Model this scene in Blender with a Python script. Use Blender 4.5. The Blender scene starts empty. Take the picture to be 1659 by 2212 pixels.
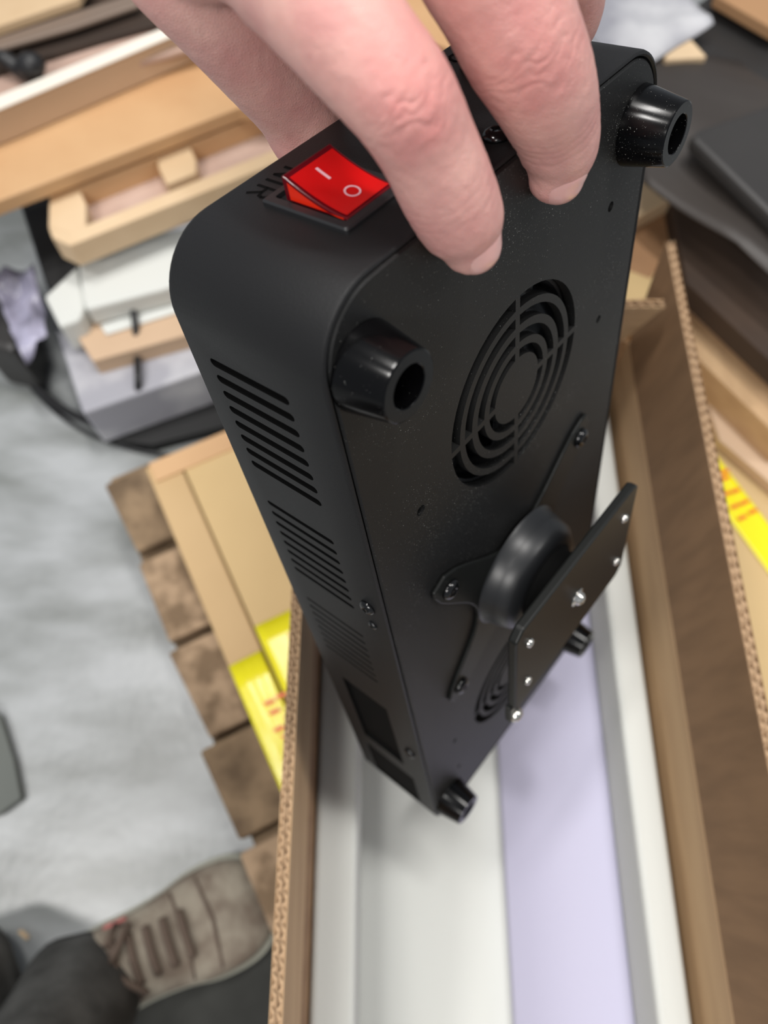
import bpy, bmesh, math, random
from mathutils import Vector, Matrix, noise
random.seed(7)
C = bpy.context.scene.collection
# ------------------------------------------------------------------ camera
CAMZ = 0.9
F = 1590.7                      # focal length in pixels of the 1659 wide frame
TILT = math.radians(90 - 67.08)
cd = bpy.data.cameras.new('camera'); cam = bpy.data.objects.new('camera', cd); C.objects.link(cam)
cam.location = (0, 0, CAMZ); cam.rotation_euler = (TILT, 0, 0)
cd.sensor_fit = 'HORIZONTAL'; cd.sensor_width = 24.0; cd.lens = F / 1659 * 24.0
cd.clip_start = 0.01; cd.clip_end = 50
cd.dof.use_dof = True; cd.dof.focus_distance = 0.232; cd.dof.aperture_fstop = 7.0
bpy.context.scene.camera = cam
# ------------------------------------------------------------------ world + lamps
w = bpy.data.worlds.new('world'); bpy.context.scene.world = w; w.use_nodes = True
w.node_tree.nodes['Background'].inputs[0].default_value = (0.86, 0.92, 1.0, 1)
w.node_tree.nodes['Background'].inputs[1].default_value = 0.25
def area(name, loc, target, sx, sy, power, col=(1, 0.975, 0.94)):
    l = bpy.data.lights.new(name, 'AREA'); l.shape = 'RECTANGLE'; l.size = sx; l.size_y = sy
    l.energy = power; l.color = col
    o = bpy.data.objects.new(name, l); C.objects.link(o); o.location = loc
    d = Vector(target) - Vector(loc); o.rotation_euler = d.to_track_quat('-Z', 'Y').to_euler()
    return o
area('ceiling_lamp', (.55, .75, 3.8), (0, .1, .4), .8, .2, 44)
area('ceiling_lamp', (-.75, .85, 3.8), (0, .1, .4), .8, .2, 34)
area('ceiling_lamp', (-1.74, -.46, 3.9), (-.3, -.05, 0), .46, .36, 34)
area('ceiling_lamp', (-1.0, -2.6, 3.0), (-.2, .4, .3), 1.4, .3, 58, (1, .97, .93))
area('ceiling_lamp', (2.6, .1, 3.0), (0, .1, .4), .3, 1.3, 26)
vs = bpy.context.scene.view_settings
vs.view_transform = 'Standard'; vs.look = 'None'; vs.gamma = 1; vs.exposure = 0.33
vs.use_curve_mapping = False
# ------------------------------------------------------------------ coordinate helpers
S_, C_ = math.cos(TILT), math.sin(TILT)      # sin / cos of the camera's angle below the horizon
def ray(px, py):
    u, v = (px - 829.5) / F, (py - 1106) / F
    return Vector((u, C_ - v * S_, -(S_ + v * C_)))
def at(px, py, z):                            # point of the horizontal plane z seen at a pixel
    r = ray(px, py); t = (z - CAMZ) / r.z
    return Vector((0, 0, CAMZ)) + r * t
def deep(px, py, d): return Vector((0, 0, CAMZ)) + ray(px, py) * d
def cvw(v): return Vector((v[0], C_ * v[2] - S_ * v[1], -(S_ * v[2] + C_ * v[1])))
W = 0.17
RX, RY, RZ = (cvw(v) for v in ((0.63548449, -0.65493592, 0.40892346), (0.76098639, 0.44168378, -0.47520011), (0.13061077, 0.61316749, 0.77908052)))
ORG = cvw((-0.10242589, -0.25606206, 0.97318811)) * W + Vector((0, 0, CAMZ))
TH, LN = 0.36 * W, 2.375 * W
DEV = Matrix(((RX.x, RY.x, RZ.x, ORG.x), (RX.y, RY.y, RZ.y, ORG.y), (RX.z, RY.z, RZ.z, ORG.z), (0, 0, 0, 1)))
# ------------------------------------------------------------------ materials
def s2l(c): return tuple(((x / 255) / 12.92 if x / 255 < .04045 else ((x / 255 + .055) / 1.055) ** 2.4) for x in c) + (1,)
def mat(name, rgb, rough=.6, metal=0, rgb2=None, scale=20, bump=0, bscale=200, spec=.5, stretch=(1, 1, 1), detail=4, coat=0, trans=0, sss=0, dust=0, lo=.35, hi=.65):
    m = bpy.data.materials.new(name); m.use_nodes = True; nt = m.node_tree; N = nt.nodes; Lk = nt.links
    b = N['Principled BSDF']; b.inputs['Roughness'].default_value = rough; b.inputs['Metallic'].default_value = metal
    b.inputs['Specular IOR Level'].default_value = spec; b.inputs['Coat Weight'].default_value = coat
    b.inputs['Transmission Weight'].default_value = trans; b.inputs['Base Color'].default_value = s2l(rgb)
    tc = N.new('ShaderNodeTexCoord'); mp = N.new('ShaderNodeMapping'); mp.inputs['Scale'].default_value = stretch
    Lk.new(tc.outputs['Object'], mp.inputs[0])
    out = None
    if rgb2:
        n = N.new('ShaderNodeTexNoise'); n.inputs['Scale'].default_value = scale; n.inputs['Detail'].default_value = detail
        Lk.new(mp.outputs[0], n.inputs['Vector'])
        r = N.new('ShaderNodeValToRGB'); r.color_ramp.elements[0].position = lo; r.color_ramp.elements[1].position = hi
        r.color_ramp.elements[0].color = s2l(rgb); r.color_ramp.elements[1].color = s2l(rgb2)
        Lk.new(n.outputs[0], r.inputs[0]); out = r.outputs[0]
    if dust:
        v = N.new('ShaderNodeTexNoise'); v.inputs['Scale'].default_value = 2600; v.inputs['Detail'].default_value = 1
        Lk.new(tc.outputs['Object'], v.inputs['Vector'])
        v2 = N.new('ShaderNodeTexNoise'); v2.inputs['Scale'].default_value = 22; v2.inputs['Detail'].default_value = 2
        Lk.new(tc.outputs['Object'], v2.inputs['Vector'])
        ad = N.new('ShaderNodeMath'); ad.operation = 'MULTIPLY_ADD'; ad.inputs[1].default_value = .30
        Lk.new(v2.outputs[0], ad.inputs[0]); Lk.new(v.outputs[0], ad.inputs[2])
        r2 = N.new('ShaderNodeValToRGB'); r2.color_ramp.elements[0].position = .925 - dust; r2.color_ramp.elements[1].position = .96 - dust
        Lk.new(ad.outputs[0], r2.inputs[0])
        mx = N.new('ShaderNodeMix'); mx.data_type = 'RGBA'
        mx.inputs[6].default_value = s2l(rgb); mx.inputs[7].default_value = s2l((150, 150, 145))
        if out: Lk.new(out, mx.inputs[6])
        Lk.new(r2.outputs[0], mx.inputs[0]); out = mx.outputs[2]
    if out: Lk.new(out, b.inputs['Base Color'])
    if bump:
        n2 = N.new('ShaderNodeTexNoise'); n2.inputs['Scale'].default_value = bscale; n2.inputs['Detail'].default_value = 3
        Lk.new(mp.outputs[0], n2.inputs['Vector'])
        bp = N.new('ShaderNodeBump'); bp.inputs['Strength'].default_value = bump; bp.inputs['Distance'].default_value = .001
        Lk.new(n2.outputs[0], bp.inputs['Height']); Lk.new(bp.outputs[0], b.inputs['Normal'])
    if sss:
        b.inputs['Subsurface Weight'].default_value = sss
    return m
M = {}
M['shell'] = mat('black powder coat', (27, 27, 28), .46, bump=.15, bscale=2200, dust=0, spec=.24)
M['plate'] = mat('black satin sheet', (20, 20, 20), .50, bump=.1, bscale=1800, dust=.022, spec=.35)
M['hole'] = mat('black cavity', (8, 8, 8), .8, spec=.1)
M['rubber'] = mat('glossy black rubber', (6, 6, 7), .18, spec=.24, dust=.006)
M['bracket'] = mat('black painted steel', (22, 23, 22), .42, spec=.25)
M['dome'] = mat('grey black plastic', (30, 31, 33), .38, spec=.5)
M['chrome'] = mat('bright screw metal', (225, 222, 215), .16, 1)
M['blackscrew'] = mat('black screw', (16, 16, 17), .14, .3, spec=.8)
M['bezel'] = mat('black switch plastic', (34, 34, 36), .4, bump=.1, bscale=2500)
M['white'] = mat('printed pink white', (232, 180, 190), .5)
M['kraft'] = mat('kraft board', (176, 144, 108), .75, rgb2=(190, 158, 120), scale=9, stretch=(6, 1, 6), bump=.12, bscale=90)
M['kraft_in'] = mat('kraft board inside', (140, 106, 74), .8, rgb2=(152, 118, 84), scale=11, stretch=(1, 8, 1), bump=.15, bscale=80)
M['kraft_shade'] = mat('kraft flap painted shade', (136, 106, 76), .8, rgb2=(124, 96, 68), scale=9, stretch=(2, 10, 2), bump=.15, bscale=60)  # darker kraft: the right flap's shade is put into the board colour
M['flute'] = mat('kraft fluting', (168, 140, 110), .9)
M['foam'] = mat('white foam', (200, 202, 198), .75, bump=.25, bscale=350)
M['foam_l'] = mat('lilac tinted foam', (180, 178, 200), .65, bump=.2, bscale=350)  # lilac tint set into the white foam's colour
M['carton'] = mat('tan carton', (190, 162, 114), .62, rgb2=(198, 170, 122), scale=5)
M['carton2'] = mat('tan carton flap', (182, 152, 108), .6, rgb2=(192, 162, 118), scale=5)
M['yellow'] = mat('yellow glossy film', (228, 218, 24), .27, bump=.35, bscale=45, coat=.0)
M['red'] = mat('red print', (222, 92, 30), .4)
M['pine'] = mat('pine board', (222, 178, 124), .6, rgb2=(206, 158, 102), scale=5, stretch=(1, 1, 1))
M['pale'] = mat('pale birch board', (212, 186, 152), .65, rgb2=(196, 168, 132), scale=7)
M['orange'] = mat('warm pine board', (198, 160, 118), .6, rgb2=(186, 144, 102), scale=6)
M['taupe'] = mat('beige board', (196, 168, 140), .65, rgb2=(186, 158, 130), scale=4)
M['offwhite'] = mat('white painted edge', (228, 220, 208), .6)
M['pinkb'] = mat('pinkish board', (192, 166, 152), .7, rgb2=(172, 144, 130), scale=12)
M['brownb'] = mat('brown board', (150, 112, 78), .75, rgb2=(160, 122, 86), scale=8)
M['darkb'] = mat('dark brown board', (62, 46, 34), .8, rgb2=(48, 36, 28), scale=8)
M['rough'] = mat('weathered pallet wood', (160, 136, 110), .85, rgb2=(112, 92, 70), scale=38, bump=.8, bscale=110, stretch=(1, 1, 1), lo=.4, hi=.6)
M['rough2'] = mat('dark pallet wood', (140, 118, 92), .85, rgb2=(98, 80, 60), scale=30, bump=.8, bscale=110)
M['black'] = mat('black plastic', (38, 37, 37), .45, rgb2=(48, 46, 45), scale=5)
M['blacksheet'] = mat('black film', (50, 45, 42), .5, rgb2=(58, 52, 48), scale=7, bump=.5, bscale=14)
M['blackfab'] = mat('black steel post', (14, 14, 15), .6)
M['greyfilm'] = mat('grey film', (150, 152, 158), .3, rgb2=(112, 114, 118), scale=30, bump=.8, bscale=35)
M['bluefilm'] = mat('bluish film', (168, 166, 188), .25, rgb2=(96, 94, 108), scale=22, bump=.9, bscale=30)
M['paper'] = mat('white sheet', (206, 206, 208), .6, rgb2=(150, 150, 158), scale=9, bump=.5, bscale=18, lo=.3, hi=.55)
M['cable'] = mat('black cable', (26, 26, 28), .45)
M['greybar'] = mat('grey steel bar', (124, 108, 96), .5, .1)
M['denim'] = mat('dark work trousers', (52, 52, 50), .9, rgb2=(86, 86, 84), scale=22, bump=.8, bscale=260)
M['shoe'] = mat('grey brown canvas', (150, 142, 128), .85, rgb2=(112, 100, 88), scale=35, bump=.7, bscale=180)
M['sole'] = mat('pale sole', (150, 150, 138), .7)
M['lace'] = mat('brown laces', (92, 78, 68), .85)
M['shoered'] = mat('faded red stitch', (176, 104, 100), .8)
M['pad'] = mat('dark grey pad', (92, 96, 92), .7)
M['mat'] = mat('flat dark patch', (40, 41, 38), .8, rgb2=(48, 49, 46), scale=30)
# red illuminated rocker
def redmat():
    m = bpy.data.materials.new('translucent red rocker'); m.use_nodes = True; nt = m.node_tree; N = nt.nodes; Lk = nt.links
    b = N['Principled BSDF']; b.inputs['Roughness'].default_value = .12; b.inputs['Specular IOR Level'].default_value = .6
    b.inputs['Base Color'].default_value = s2l((205, 14, 16)); b.inputs['Coat Weight'].default_value = .5; b.inputs['Coat Roughness'].default_value = .08
    tc = N.new('ShaderNodeTexCoord')
    bp = N.new('ShaderNodeBump'); bp.inputs['Strength'].default_value = .35; bp.inputs['Distance'].default_value = .0002
    wv = N.new('ShaderNodeTexWave'); wv.inputs['Scale'].default_value = 500; wv.bands_direction = 'X'
    Lk.new(tc.outputs['Object'], wv.inputs['Vector']); Lk.new(wv.outputs['Fac'], bp.inputs['Height']); Lk.new(bp.outputs[0], b.inputs['Normal'])
    return m
M['rocker'] = redmat()
M['rockerside'] = mat('bright red side', (222, 44, 22), .2, coat=.4)
M['rockerrim'] = mat('deep red rim', (92, 4, 16), .28, coat=.1)
# floor
def floormat():
    m = bpy.data.materials.new('stained concrete'); m.use_nodes = True; nt = m.node_tree; N = nt.nodes; Lk = nt.links
    b = N['Principled BSDF']; tc = N.new('ShaderNodeTexCoord'); mp = N.new('ShaderNodeMapping')
    mp.inputs['Rotation'].default_value = (0, 0, .9); mp.inputs['Scale'].default_value = (1, 2.6, 1); Lk.new(tc.outputs['Object'], mp.inputs[0])
    n = N.new('ShaderNodeTexNoise'); n.inputs['Scale'].default_value = 4.5; n.inputs['Detail'].default_value = 5; Lk.new(mp.outputs[0], n.inputs['Vector'])
    r = N.new('ShaderNodeValToRGB'); r.color_ramp.elements[0].position = .36; r.color_ramp.elements[1].position = .62
    r.color_ramp.elements[0].color = s2l((116, 119, 117)); r.color_ramp.elements[1].color = s2l((164, 167, 169))
    Lk.new(n.outputs[0], r.inputs[0]); Lk.new(r.outputs[0], b.inputs['Base Color'])
    b.inputs['Roughness'].default_value = .33; b.inputs['Specular IOR Level'].default_value = .8
    n2 = N.new('ShaderNodeTexNoise'); n2.inputs['Scale'].default_value = 90; Lk.new(tc.outputs['Object'], n2.inputs['Vector'])
    bp = N.new('ShaderNodeBump'); bp.inputs['Strength'].default_value = .12; bp.inputs['Distance'].default_value = .002
    Lk.new(n2.outputs[0], bp.inputs['Height']); Lk.new(bp.outputs[0], b.inputs['Normal'])
    return m
M['floor'] = floormat()
# skin
def skinmat():
    m = bpy.data.materials.new('skin'); m.use_nodes = True; nt = m.node_tree; N = nt.nodes; Lk = nt.links
    b = N['Principled BSDF']; tc = N.new('ShaderNodeTexCoord')
    n = N.new('ShaderNodeTexNoise'); n.inputs['Scale'].default_value = 75; n.inputs['Detail'].default_value = 5; Lk.new(tc.outputs['Object'], n.inputs['Vector'])
    r = N.new('ShaderNodeValToRGB'); r.color_ramp.elements[0].position = .3; r.color_ramp.elements[1].position = .7
    r.color_ramp.elements[0].color = s2l((200, 148, 142)); r.color_ramp.elements[1].color = s2l((216, 172, 162)); Lk.new(n.outputs[0], r.inputs[0])
    a = N.new('ShaderNodeAttribute'); a.attribute_name = 'flush'
    mx = N.new('ShaderNodeMix'); mx.data_type = 'RGBA'; Lk.new(a.outputs['Fac'], mx.inputs[0]); Lk.new(r.outputs[0], mx.inputs[6]); mx.inputs[7].default_value = s2l((205, 112, 112))
    Lk.new(mx.outputs[2], b.inputs['Base Color'])
    b.inputs['Roughness'].default_value = .48; b.inputs['Subsurface Weight'].default_value = .25
    b.inputs['Subsurface Radius'].default_value = (1, .35, .2); b.inputs['Subsurface Scale'].default_value = .003
    b.inputs['Specular IOR Level'].default_value = .35
    vo = N.new('ShaderNodeTexVoronoi'); vo.inputs['Scale'].default_value = 1100; vo.feature = 'DISTANCE_TO_EDGE'; Lk.new(tc.outputs['Object'], vo.inputs['Vector'])
    n2 = N.new('ShaderNodeTexNoise'); n2.inputs['Scale'].default_value = 420; n2.inputs['Detail'].default_value = 4; Lk.new(tc.outputs['Object'], n2.inputs['Vector'])
    ad = N.new('ShaderNodeMath'); ad.operation = 'MULTIPLY_ADD'; ad.inputs[1].default_value = 1.0; Lk.new(vo.outputs['Distance'], ad.inputs[0]); Lk.new(n2.outputs[0], ad.inputs[2])
    bp = N.new('ShaderNodeBump'); bp.inputs['Strength'].default_value = .5; bp.inputs['Distance'].default_value = .0003
    Lk.new(ad.outputs[0], bp.inputs['Height']); Lk.new(bp.outputs[0], b.inputs['Normal'])
    return m
M['skin'] = skinmat()
M['nail'] = mat('fingernail', (216, 160, 156), .28, rgb2=(224, 174, 166), scale=60, coat=.2, sss=.1)
# ------------------------------------------------------------------ object helpers
def tag(o, label=None, cat=None, group=None, kind=None):
    if label: o['label'] = label
    if cat: o['category'] = cat
    if group: o['group'] = group
    if kind: o['kind'] = kind
    return o
def empty(name, loc=(0, 0, 0), mtx=None):
    o = bpy.data.objects.new(name, None); C.objects.link(o); o.empty_display_size = .02
    if mtx is not None: o.matrix_world = mtx
    else: o.location = loc
    return o
def obj(name, bm, m, parent=None, smooth=False, bevel=0, seg=2, local=None):
    """bm is in world coordinates unless local=True (then in the parent's space)"""
    bmesh.ops.recalc_face_normals(bm, faces=bm.faces)
    me = bpy.data.meshes.new(name); bm.to_mesh(me); bm.free()
    if isinstance(m, list):
        for k in m: me.materials.append(k)
    else: me.materials.append(m)
    if smooth:
        for p in me.polygons: p.use_smooth = True
    o = bpy.data.objects.new(name, me); C.objects.link(o)
    if parent is not None:
        o.parent = parent
        if not local:
            mw = parent.matrix_world if parent.parent is None else parent.parent.matrix_world @ parent.matrix_local
            o.matrix_parent_inverse = Matrix.Identity(4); o.matrix_basis = wm(parent).inverted()
    if bevel:
        b = o.modifiers.new('bevel', 'BEVEL'); b.width = bevel; b.segments = seg; b.limit_method = 'ANGLE'; b.angle_limit = math.radians(40)
    return o
def wm(o):
    m = o.matrix_basis.copy()
    p = o.parent
    return (wm(p) @ o.matrix_parent_inverse @ m) if p else m
def box(bm, a, b):
    a, b = Vector(a), Vector(b)
    v = [bm.verts.new((x, y, z)) for x in (a.x, b.x) for y in (a.y, b.y) for z in (a.z, b.z)]
    for q in ((0, 1, 3, 2), (4, 6, 7, 5), (0, 4, 5, 1), (2, 3, 7, 6), (0, 2, 6, 4), (1, 5, 7, 3)): bm.faces.new([v[i] for i in q])
    return v
def prism(bm, pts, ext):
    """polygon pts (3D) swept by vector ext"""
    ext = Vector(ext); a = [bm.verts.new(p) for p in pts]; b = [bm.verts.new(Vector(p) + ext) for p in pts]; n = len(pts)
    bm.faces.new(a); bm.faces.new(b[::-1])
    for i in range(n): bm.faces.new((a[i], a[(i + 1) % n], b[(i + 1) % n], b[i]))
def lathe(bm, prof, axis_o, ax, u, v, n=32, cap0=True, cap1=True):
    """prof list of (r, h) about axis ax from axis_o"""
    axis_o, ax, u, v = (Vector(k) for k in (axis_o, ax, u, v)); rings = []
    for r, h in prof:
        rings.append([bm.verts.new(axis_o + ax * h + (u * math.cos(2 * math.pi * i / n) + v * math.sin(2 * math.pi * i / n)) * r) for i in range(n)])
    for a, b in zip(rings, rings[1:]):
        for i in range(n): bm.faces.new((a[i], a[(i + 1) % n], b[(i + 1) % n], b[i]))
    if cap0: bm.faces.new(rings[0][::-1])
    if cap1: bm.faces.new(rings[-1])
def tube(bm, pts, r, n=10):
    pts = [Vector(p) for p in pts]; rings = []
    for i, p in enumerate(pts):
        d = (pts[min(i + 1, len(pts) - 1)] - pts[max(i - 1, 0)]).normalized()
        a = d.orthogonal().normalized() if i == 0 else (rings_a - d * rings_a.dot(d)).normalized()
        rings_a = a; b = d.cross(a); rr = r[i] if isinstance(r, (list, tuple)) else r
        rings.append([bm.verts.new(p + (a * math.cos(2 * math.pi * k / n) + b * math.sin(2 * math.pi * k / n)) * rr) for k in range(n)])
    for a, b in zip(rings, rings[1:]):
        for i in range(n): bm.faces.new((a[i], a[(i + 1) % n], b[(i + 1) % n], b[i]))
    bm.faces.new(rings[0][::-1]); bm.faces.new(rings[-1])
def spline(pts, n):
    out = []; m = len(pts)
    for i in range(m - 1):
        p0, p1, p2, p3 = (pts[max(i - 1, 0)], pts[i], pts[i + 1], pts[min(i + 2, m - 1)])
        for k in range(n):
            t = k / n
            out.append(tuple(.5 * (2 * b + (c - a) * t + (2 * a - 5 * b + 4 * c - d) * t * t + (3 * b - a - 3 * c + d) * t ** 3) for a, b, c, d in zip(p0, p1, p2, p3)))
    out.append(tuple(pts[-1])); return out
def slab(name, pix, z, th, m, label=None, cat=None, parent=None, bevel=.002, group=None, kind=None):
    bm = bmesh.new(); prism(bm, [at(x, y, z) for x, y in pix], (0, 0, -th))
    o = obj(name, bm, m, parent, bevel=bevel)
    if label or kind: tag(o, label, cat, group, kind)
    return o
def booldiff(o, cutters):
    for cutr in cutters:
        md = o.modifiers.new('cut', 'BOOLEAN'); md.object = cutr; md.operation = 'DIFFERENCE'; md.solver = 'EXACT'
    dg = bpy.context.evaluated_depsgraph_get(); dg.update()
    me = bpy.data.meshes.new_from_object(o.evaluated_get(dg)); o.modifiers.clear(); old = o.data; o.data = me
    for cutr in cutters: bpy.data.objects.remove(cutr, do_unlink=True)
# ================================================================== SETTING
bm = bmesh.new(); box(bm, (-4, -3, -.05), (4, 5, 0)); tag(obj('floor', bm, M['floor']), kind='structure')
# ================================================================== LIGHT PANEL (device)
dev = empty('light_panel', mtx=DEV)
tag(dev, 'black metal light therapy panel held upright by a hand above the open carton', 'light panel')
def rr(x0, z0, x1, z1, r, n=14):
    pts = []
    for cx, cz, a0 in ((x1 - r, z0 + r, -90), (x1 - r, z1 - r, 0), (x0 + r, z1 - r, 90), (x0 + r, z0 + r, 180)):
        for k in range(n + 1):
            a = math.radians(a0 + 90 * k / n); pts.append((cx + r * math.cos(a), cz + r * math.sin(a)))
    return pts
RC = .13 * W
def smooth_by_angle(o, ang=32):
    me = o.data
    for p in me.polygons: p.use_smooth = True
    bm = bmesh.new(); bm.from_mesh(me)
    for e in bm.edges:
        if len(e.link_faces) == 2 and e.calc_face_angle(0) > math.radians(ang): e.smooth = False
    bm.to_mesh(me); bm.free()
# shell: outer profile with small edge rounding, sunk floor for the rear sheet
bm = bmesh.new()
prof = []
lip = .0018
for dy, ins in ((-TH + .0, .0022), (-TH + .0007, .0007), (-TH + .0022, 0), (-.0014, 0), (-.0004, .0003), (0, .001), (0, lip - .0006), (-.0006, lip), (-.004, lip)):
    prof.append([bm.verts.new((x, dy, z)) for x, z in rr(ins, ins, W - ins, LN - ins, RC - ins)])
n = len(prof[0])
for a, b in zip(prof, prof[1:]):
    for i in range(n): bm.faces.new((a[i], a[(i + 1) % n], b[(i + 1) % n], b[i]))
bm.faces.new(prof[0][::-1]); bm.faces.new(prof[-1])
shell = obj('housing', bm, [M['shell'], M['hole']], dev, local=True)
# cutters for the side slots, fan wells
def slot_prism(y0, y1, z, h, x0=-.005, x1=.004):
    bm = bmesh.new(); r = h / 2; pts = []
    for k in range(9):
        a = math.radians(-90 + 180 * k / 8); pts.append((x0, y1 - r + r * math.cos(a), z + r * math.sin(a)))
    for k in range(9):
        a = math.radians(90 + 180 * k / 8); pts.append((x0, y0 + r + r * math.cos(a), z + r * math.sin(a)))
    prism(bm, pts, (x1 - x0, 0, 0)); return bm
bmc = bmesh.new()
def merge(dst, src):
    me = bpy.data.meshes.new('t'); src.to_mesh(me); src.free(); dst.from_mesh(me); bpy.data.meshes.remove(me)
for z0, pit, cnt in ((.204, .0375, 8), (.593, .0363, 8), (.985, .0363, 8)):
    for i in range(cnt):
        zz = (z0 + pit * i) * W
        h = (.0185 if z0 < .5 else .0145) * W if z0 < .9 else .009 * W
        merge(bmc, slot_prism(-.294 * W, -.100 * W, zz, h, -.005, .0045 if z0 < .9 else .0012))
        merge(bmc, slot_prism(-.294 * W, -.100 * W, zz, h, W - .0045, W + .005))
# shallow carrying recess low on the side
b2 = bmesh.new(); box(b2, (-.005, -.275 * W, 1.42 * W), (.0022, -.10 * W, 1.88 * W)); merge(bmc, b2)
b2 = bmesh.new(); box(b2, (-.005, -.285 * W, 1.97 * W), (.0008, -.07 * W, 2.24 * W)); merge(bmc, b2)
c1 = obj('cutter', bmc, M['hole'], dev, local=True)
bmc = bmesh.new()
FC = [(.505, .5237), (.505, 2.375 - .5237)]; FR = .2346
for cx, cz in FC: lathe(bmc, [(FR * W, -.018), (FR * W, .01)], (cx * W, 0, cz * W), (0, 1, 0), (1, 0, 0), (0, 0, 1), 64)
c2 = obj('cutter', bmc, M['hole'], dev, local=True)
booldiff(shell, [c1, c2]); smooth_by_angle(shell)
# rear sheet
bm = bmesh.new(); ins = lip + .0006
prof = [[bm.verts.new((x, y, z)) for x, z in rr(ins + k, ins + k, W - ins - k, LN - ins - k, RC - ins - k)] for y, k in ((-.0038, 0), (-.0008, 0), (-.0001, .0007))]
for a, b in zip(prof, prof[1:]):
    for i in range(n): bm.faces.new((a[i], a[(i + 1) % n], b[(i + 1) % n], b[i]))
bm.faces.new(prof[0][::-1]); bm.faces.new(prof[-1])
sheet = obj('rear_cover', bm, M['plate'], dev, local=True)
bmc = bmesh.new()
rings = [(.082, .103), (.121, .145), (.164, .189), (.206, .2346)]
sp = .0075
for cx, cz in FC:
    for r0, r1 in rings:
        for q in range(4):
            pts = []; NA = 14
            a0 = [math.asin(sp / r0), math.asin(sp / r1)]
            for k in range(NA + 1):
                a = q * math.pi / 2 + a0[1] + (math.pi / 2 - 2 * a0[1]) * k / NA; pts.append((cx + r1 * math.cos(a), cz + r1 * math.sin(a)))
            for k in range(NA + 1):
                a = q * math.pi / 2 + a0[0] + (math.pi / 2 - 2 * a0[0]) * (1 - k / NA); pts.append((cx + r0 * math.cos(a), cz + r0 * math.sin(a)))
            prism(bmc, [(x * W, -.008, z * W) for x, z in pts], (0, .012, 0))
for x, z, r in ((.851, .284, .011), (.855, .575, .010), (.160, .584, .013), (.303, 1.491, .011), (.158, 1.838, .010), (.16, 2.09, .009), (.85, 1.8, .01)):
    lathe(bmc, [(r * W, -.003), (r * W, .004)], (x * W, 0, z * W), (0, 1, 0), (1, 0, 0), (0, 0, 1), 20)
c = obj('cutter', bmc, M['hole'], dev, local=True)
booldiff(sheet, [c]); smooth_by_angle(sheet)
# fans inside the wells
for cx, cz in FC:
    bm = bmesh.new(); cw = (cx * W, 0, cz * W)
    lathe(bm, [(FR * W * 1.0, -.0175), (FR * W * 1.0, -.005), (FR * W * .97, -.005), (FR * W * .97, -.0175)], cw, (0, 1, 0), (1, 0, 0), (0, 0, 1), 48, False, False)
    fan = obj('fan', bm, M['bezel'], dev, local=True, smooth=False)
    bm = bmesh.new(); lathe(bm, [(.095 * W, -.0175), (.095 * W, -.0075), (.088 * W, -.006)], cw, (0, 1, 0), (1, 0, 0), (0, 0, 1), 32)
    obj('fan_hub', bm, M['bezel'], fan, local=True)
    for k in range(7):
        bm = bmesh.new(); a = 2 * math.pi * k / 7 + .3; grid = []
        for i in range(7):
            r = (.095 + (.222 - .095) * i / 6) * W; row = []
            for j in range(6):
                aa = a + j * .13 - .12 * i / 6; row.append(bm.verts.new((cw[0] + r * math.cos(aa), -.0165 + .0085 * j / 5, cw[2] + r * math.sin(aa))))
            grid.append(row)
        for i in range(6):
            for j in range(5): bm.faces.new((grid[i][j], grid[i + 1][j], grid[i + 1][j + 1], grid[i][j + 1]))
        o = obj('blade', bm, M['dome'], fan, True, local=True); s = o.modifiers.new('s', 'SOLIDIFY'); s.thickness = .0008
# feet
def foot(cx, cz):
    bm = bmesh.new(); o = (cx * W, 0, cz * W)
    lathe(bm, [(.0750 * W, 0), (.0745 * W, .006 * W), (.0605 * W, .082 * W), (.0592 * W, .0868 * W), (.0565 * W, .0885 * W), (.0375 * W, .0885 * W), (.0358 * W, .0872 * W), (.035 * W, .030 * W), (.0, .029 * W)], o, (0, 1, 0), (1, 0, 0), (0, 0, 1), 48, True, False)
    f = obj('rubber_foot', bm, M['rubber'], dev, True, local=True); smooth_by_angle(f, 22)
    bm = bmesh.new(); lathe(bm, [(.023 * W, .029 * W), (.023 * W, .035 * W), (.019 * W, .041 * W), (.008 * W, .043 * W), (.007 * W, .037 * W), (0, .037 * W)], o, (0, 1, 0), (1, 0, 0), (0, 0, 1), 24, True, False)
    obj('screw', bm, M['blackscrew'], f, True, local=True)
for cx in (.0843, 1 - .0843):
    for cz in (.1455, 2.375 - .1455): foot(cx, cz)
# screws with cross recess
def crossed_screw(o, ax, u, v, r, m, parent, name='screw'):
    bm = bmesh.new()
    lathe(bm, [(r * 1.0, 0), (r * 1.02, r * .14), (r * .95, r * .30), (r * .78, r * .48), (r * .52, r * .58), (r * .30, r * .60), (r * .26, r * .34), (0, r * .3)], o, ax, u, v, 28, True, False)
    s = obj(name, bm, m, parent, True, local=True)
    bm = bmesh.new(); ax, u, v, oo = Vector(ax), Vector(u), Vector(v), Vector(o)
    for a, b in ((u, v), (v, u)):
        pts = [oo + a * r * .42 * i + b * r * .07 * j + ax * r * .545 for i, j in ((-1, -1), (1, -1), (1, 1), (-1, 1))]
        prism(bm, pts, ax * r * .06)
    obj('cross_recess', bm, M['hole'], s, local=True)
crossed_screw((.513 * W, -.052 * W, 0), (0, 0, -1), (1, 0, 0), (0, 1, 0), .0235 * W, M['blackscrew'], dev)
crossed_screw((0, -.047 * W, .79 * W), (-1, 0, 0), (0, 1, 0), (0, 0, 1), .020 * W, M['blackscrew'], dev)
crossed_screw((0, -.047 * W, .87 * W), (-1, 0, 0), (0, 1, 0), (0, 0, 1), .012 * W, M['blackscrew'], dev)
crossed_screw((0, -.045 * W, 1.675 * W), (-1, 0, 0), (0, 1, 0), (0, 0, 1), .020 * W, M['blackscrew'], dev)
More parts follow.
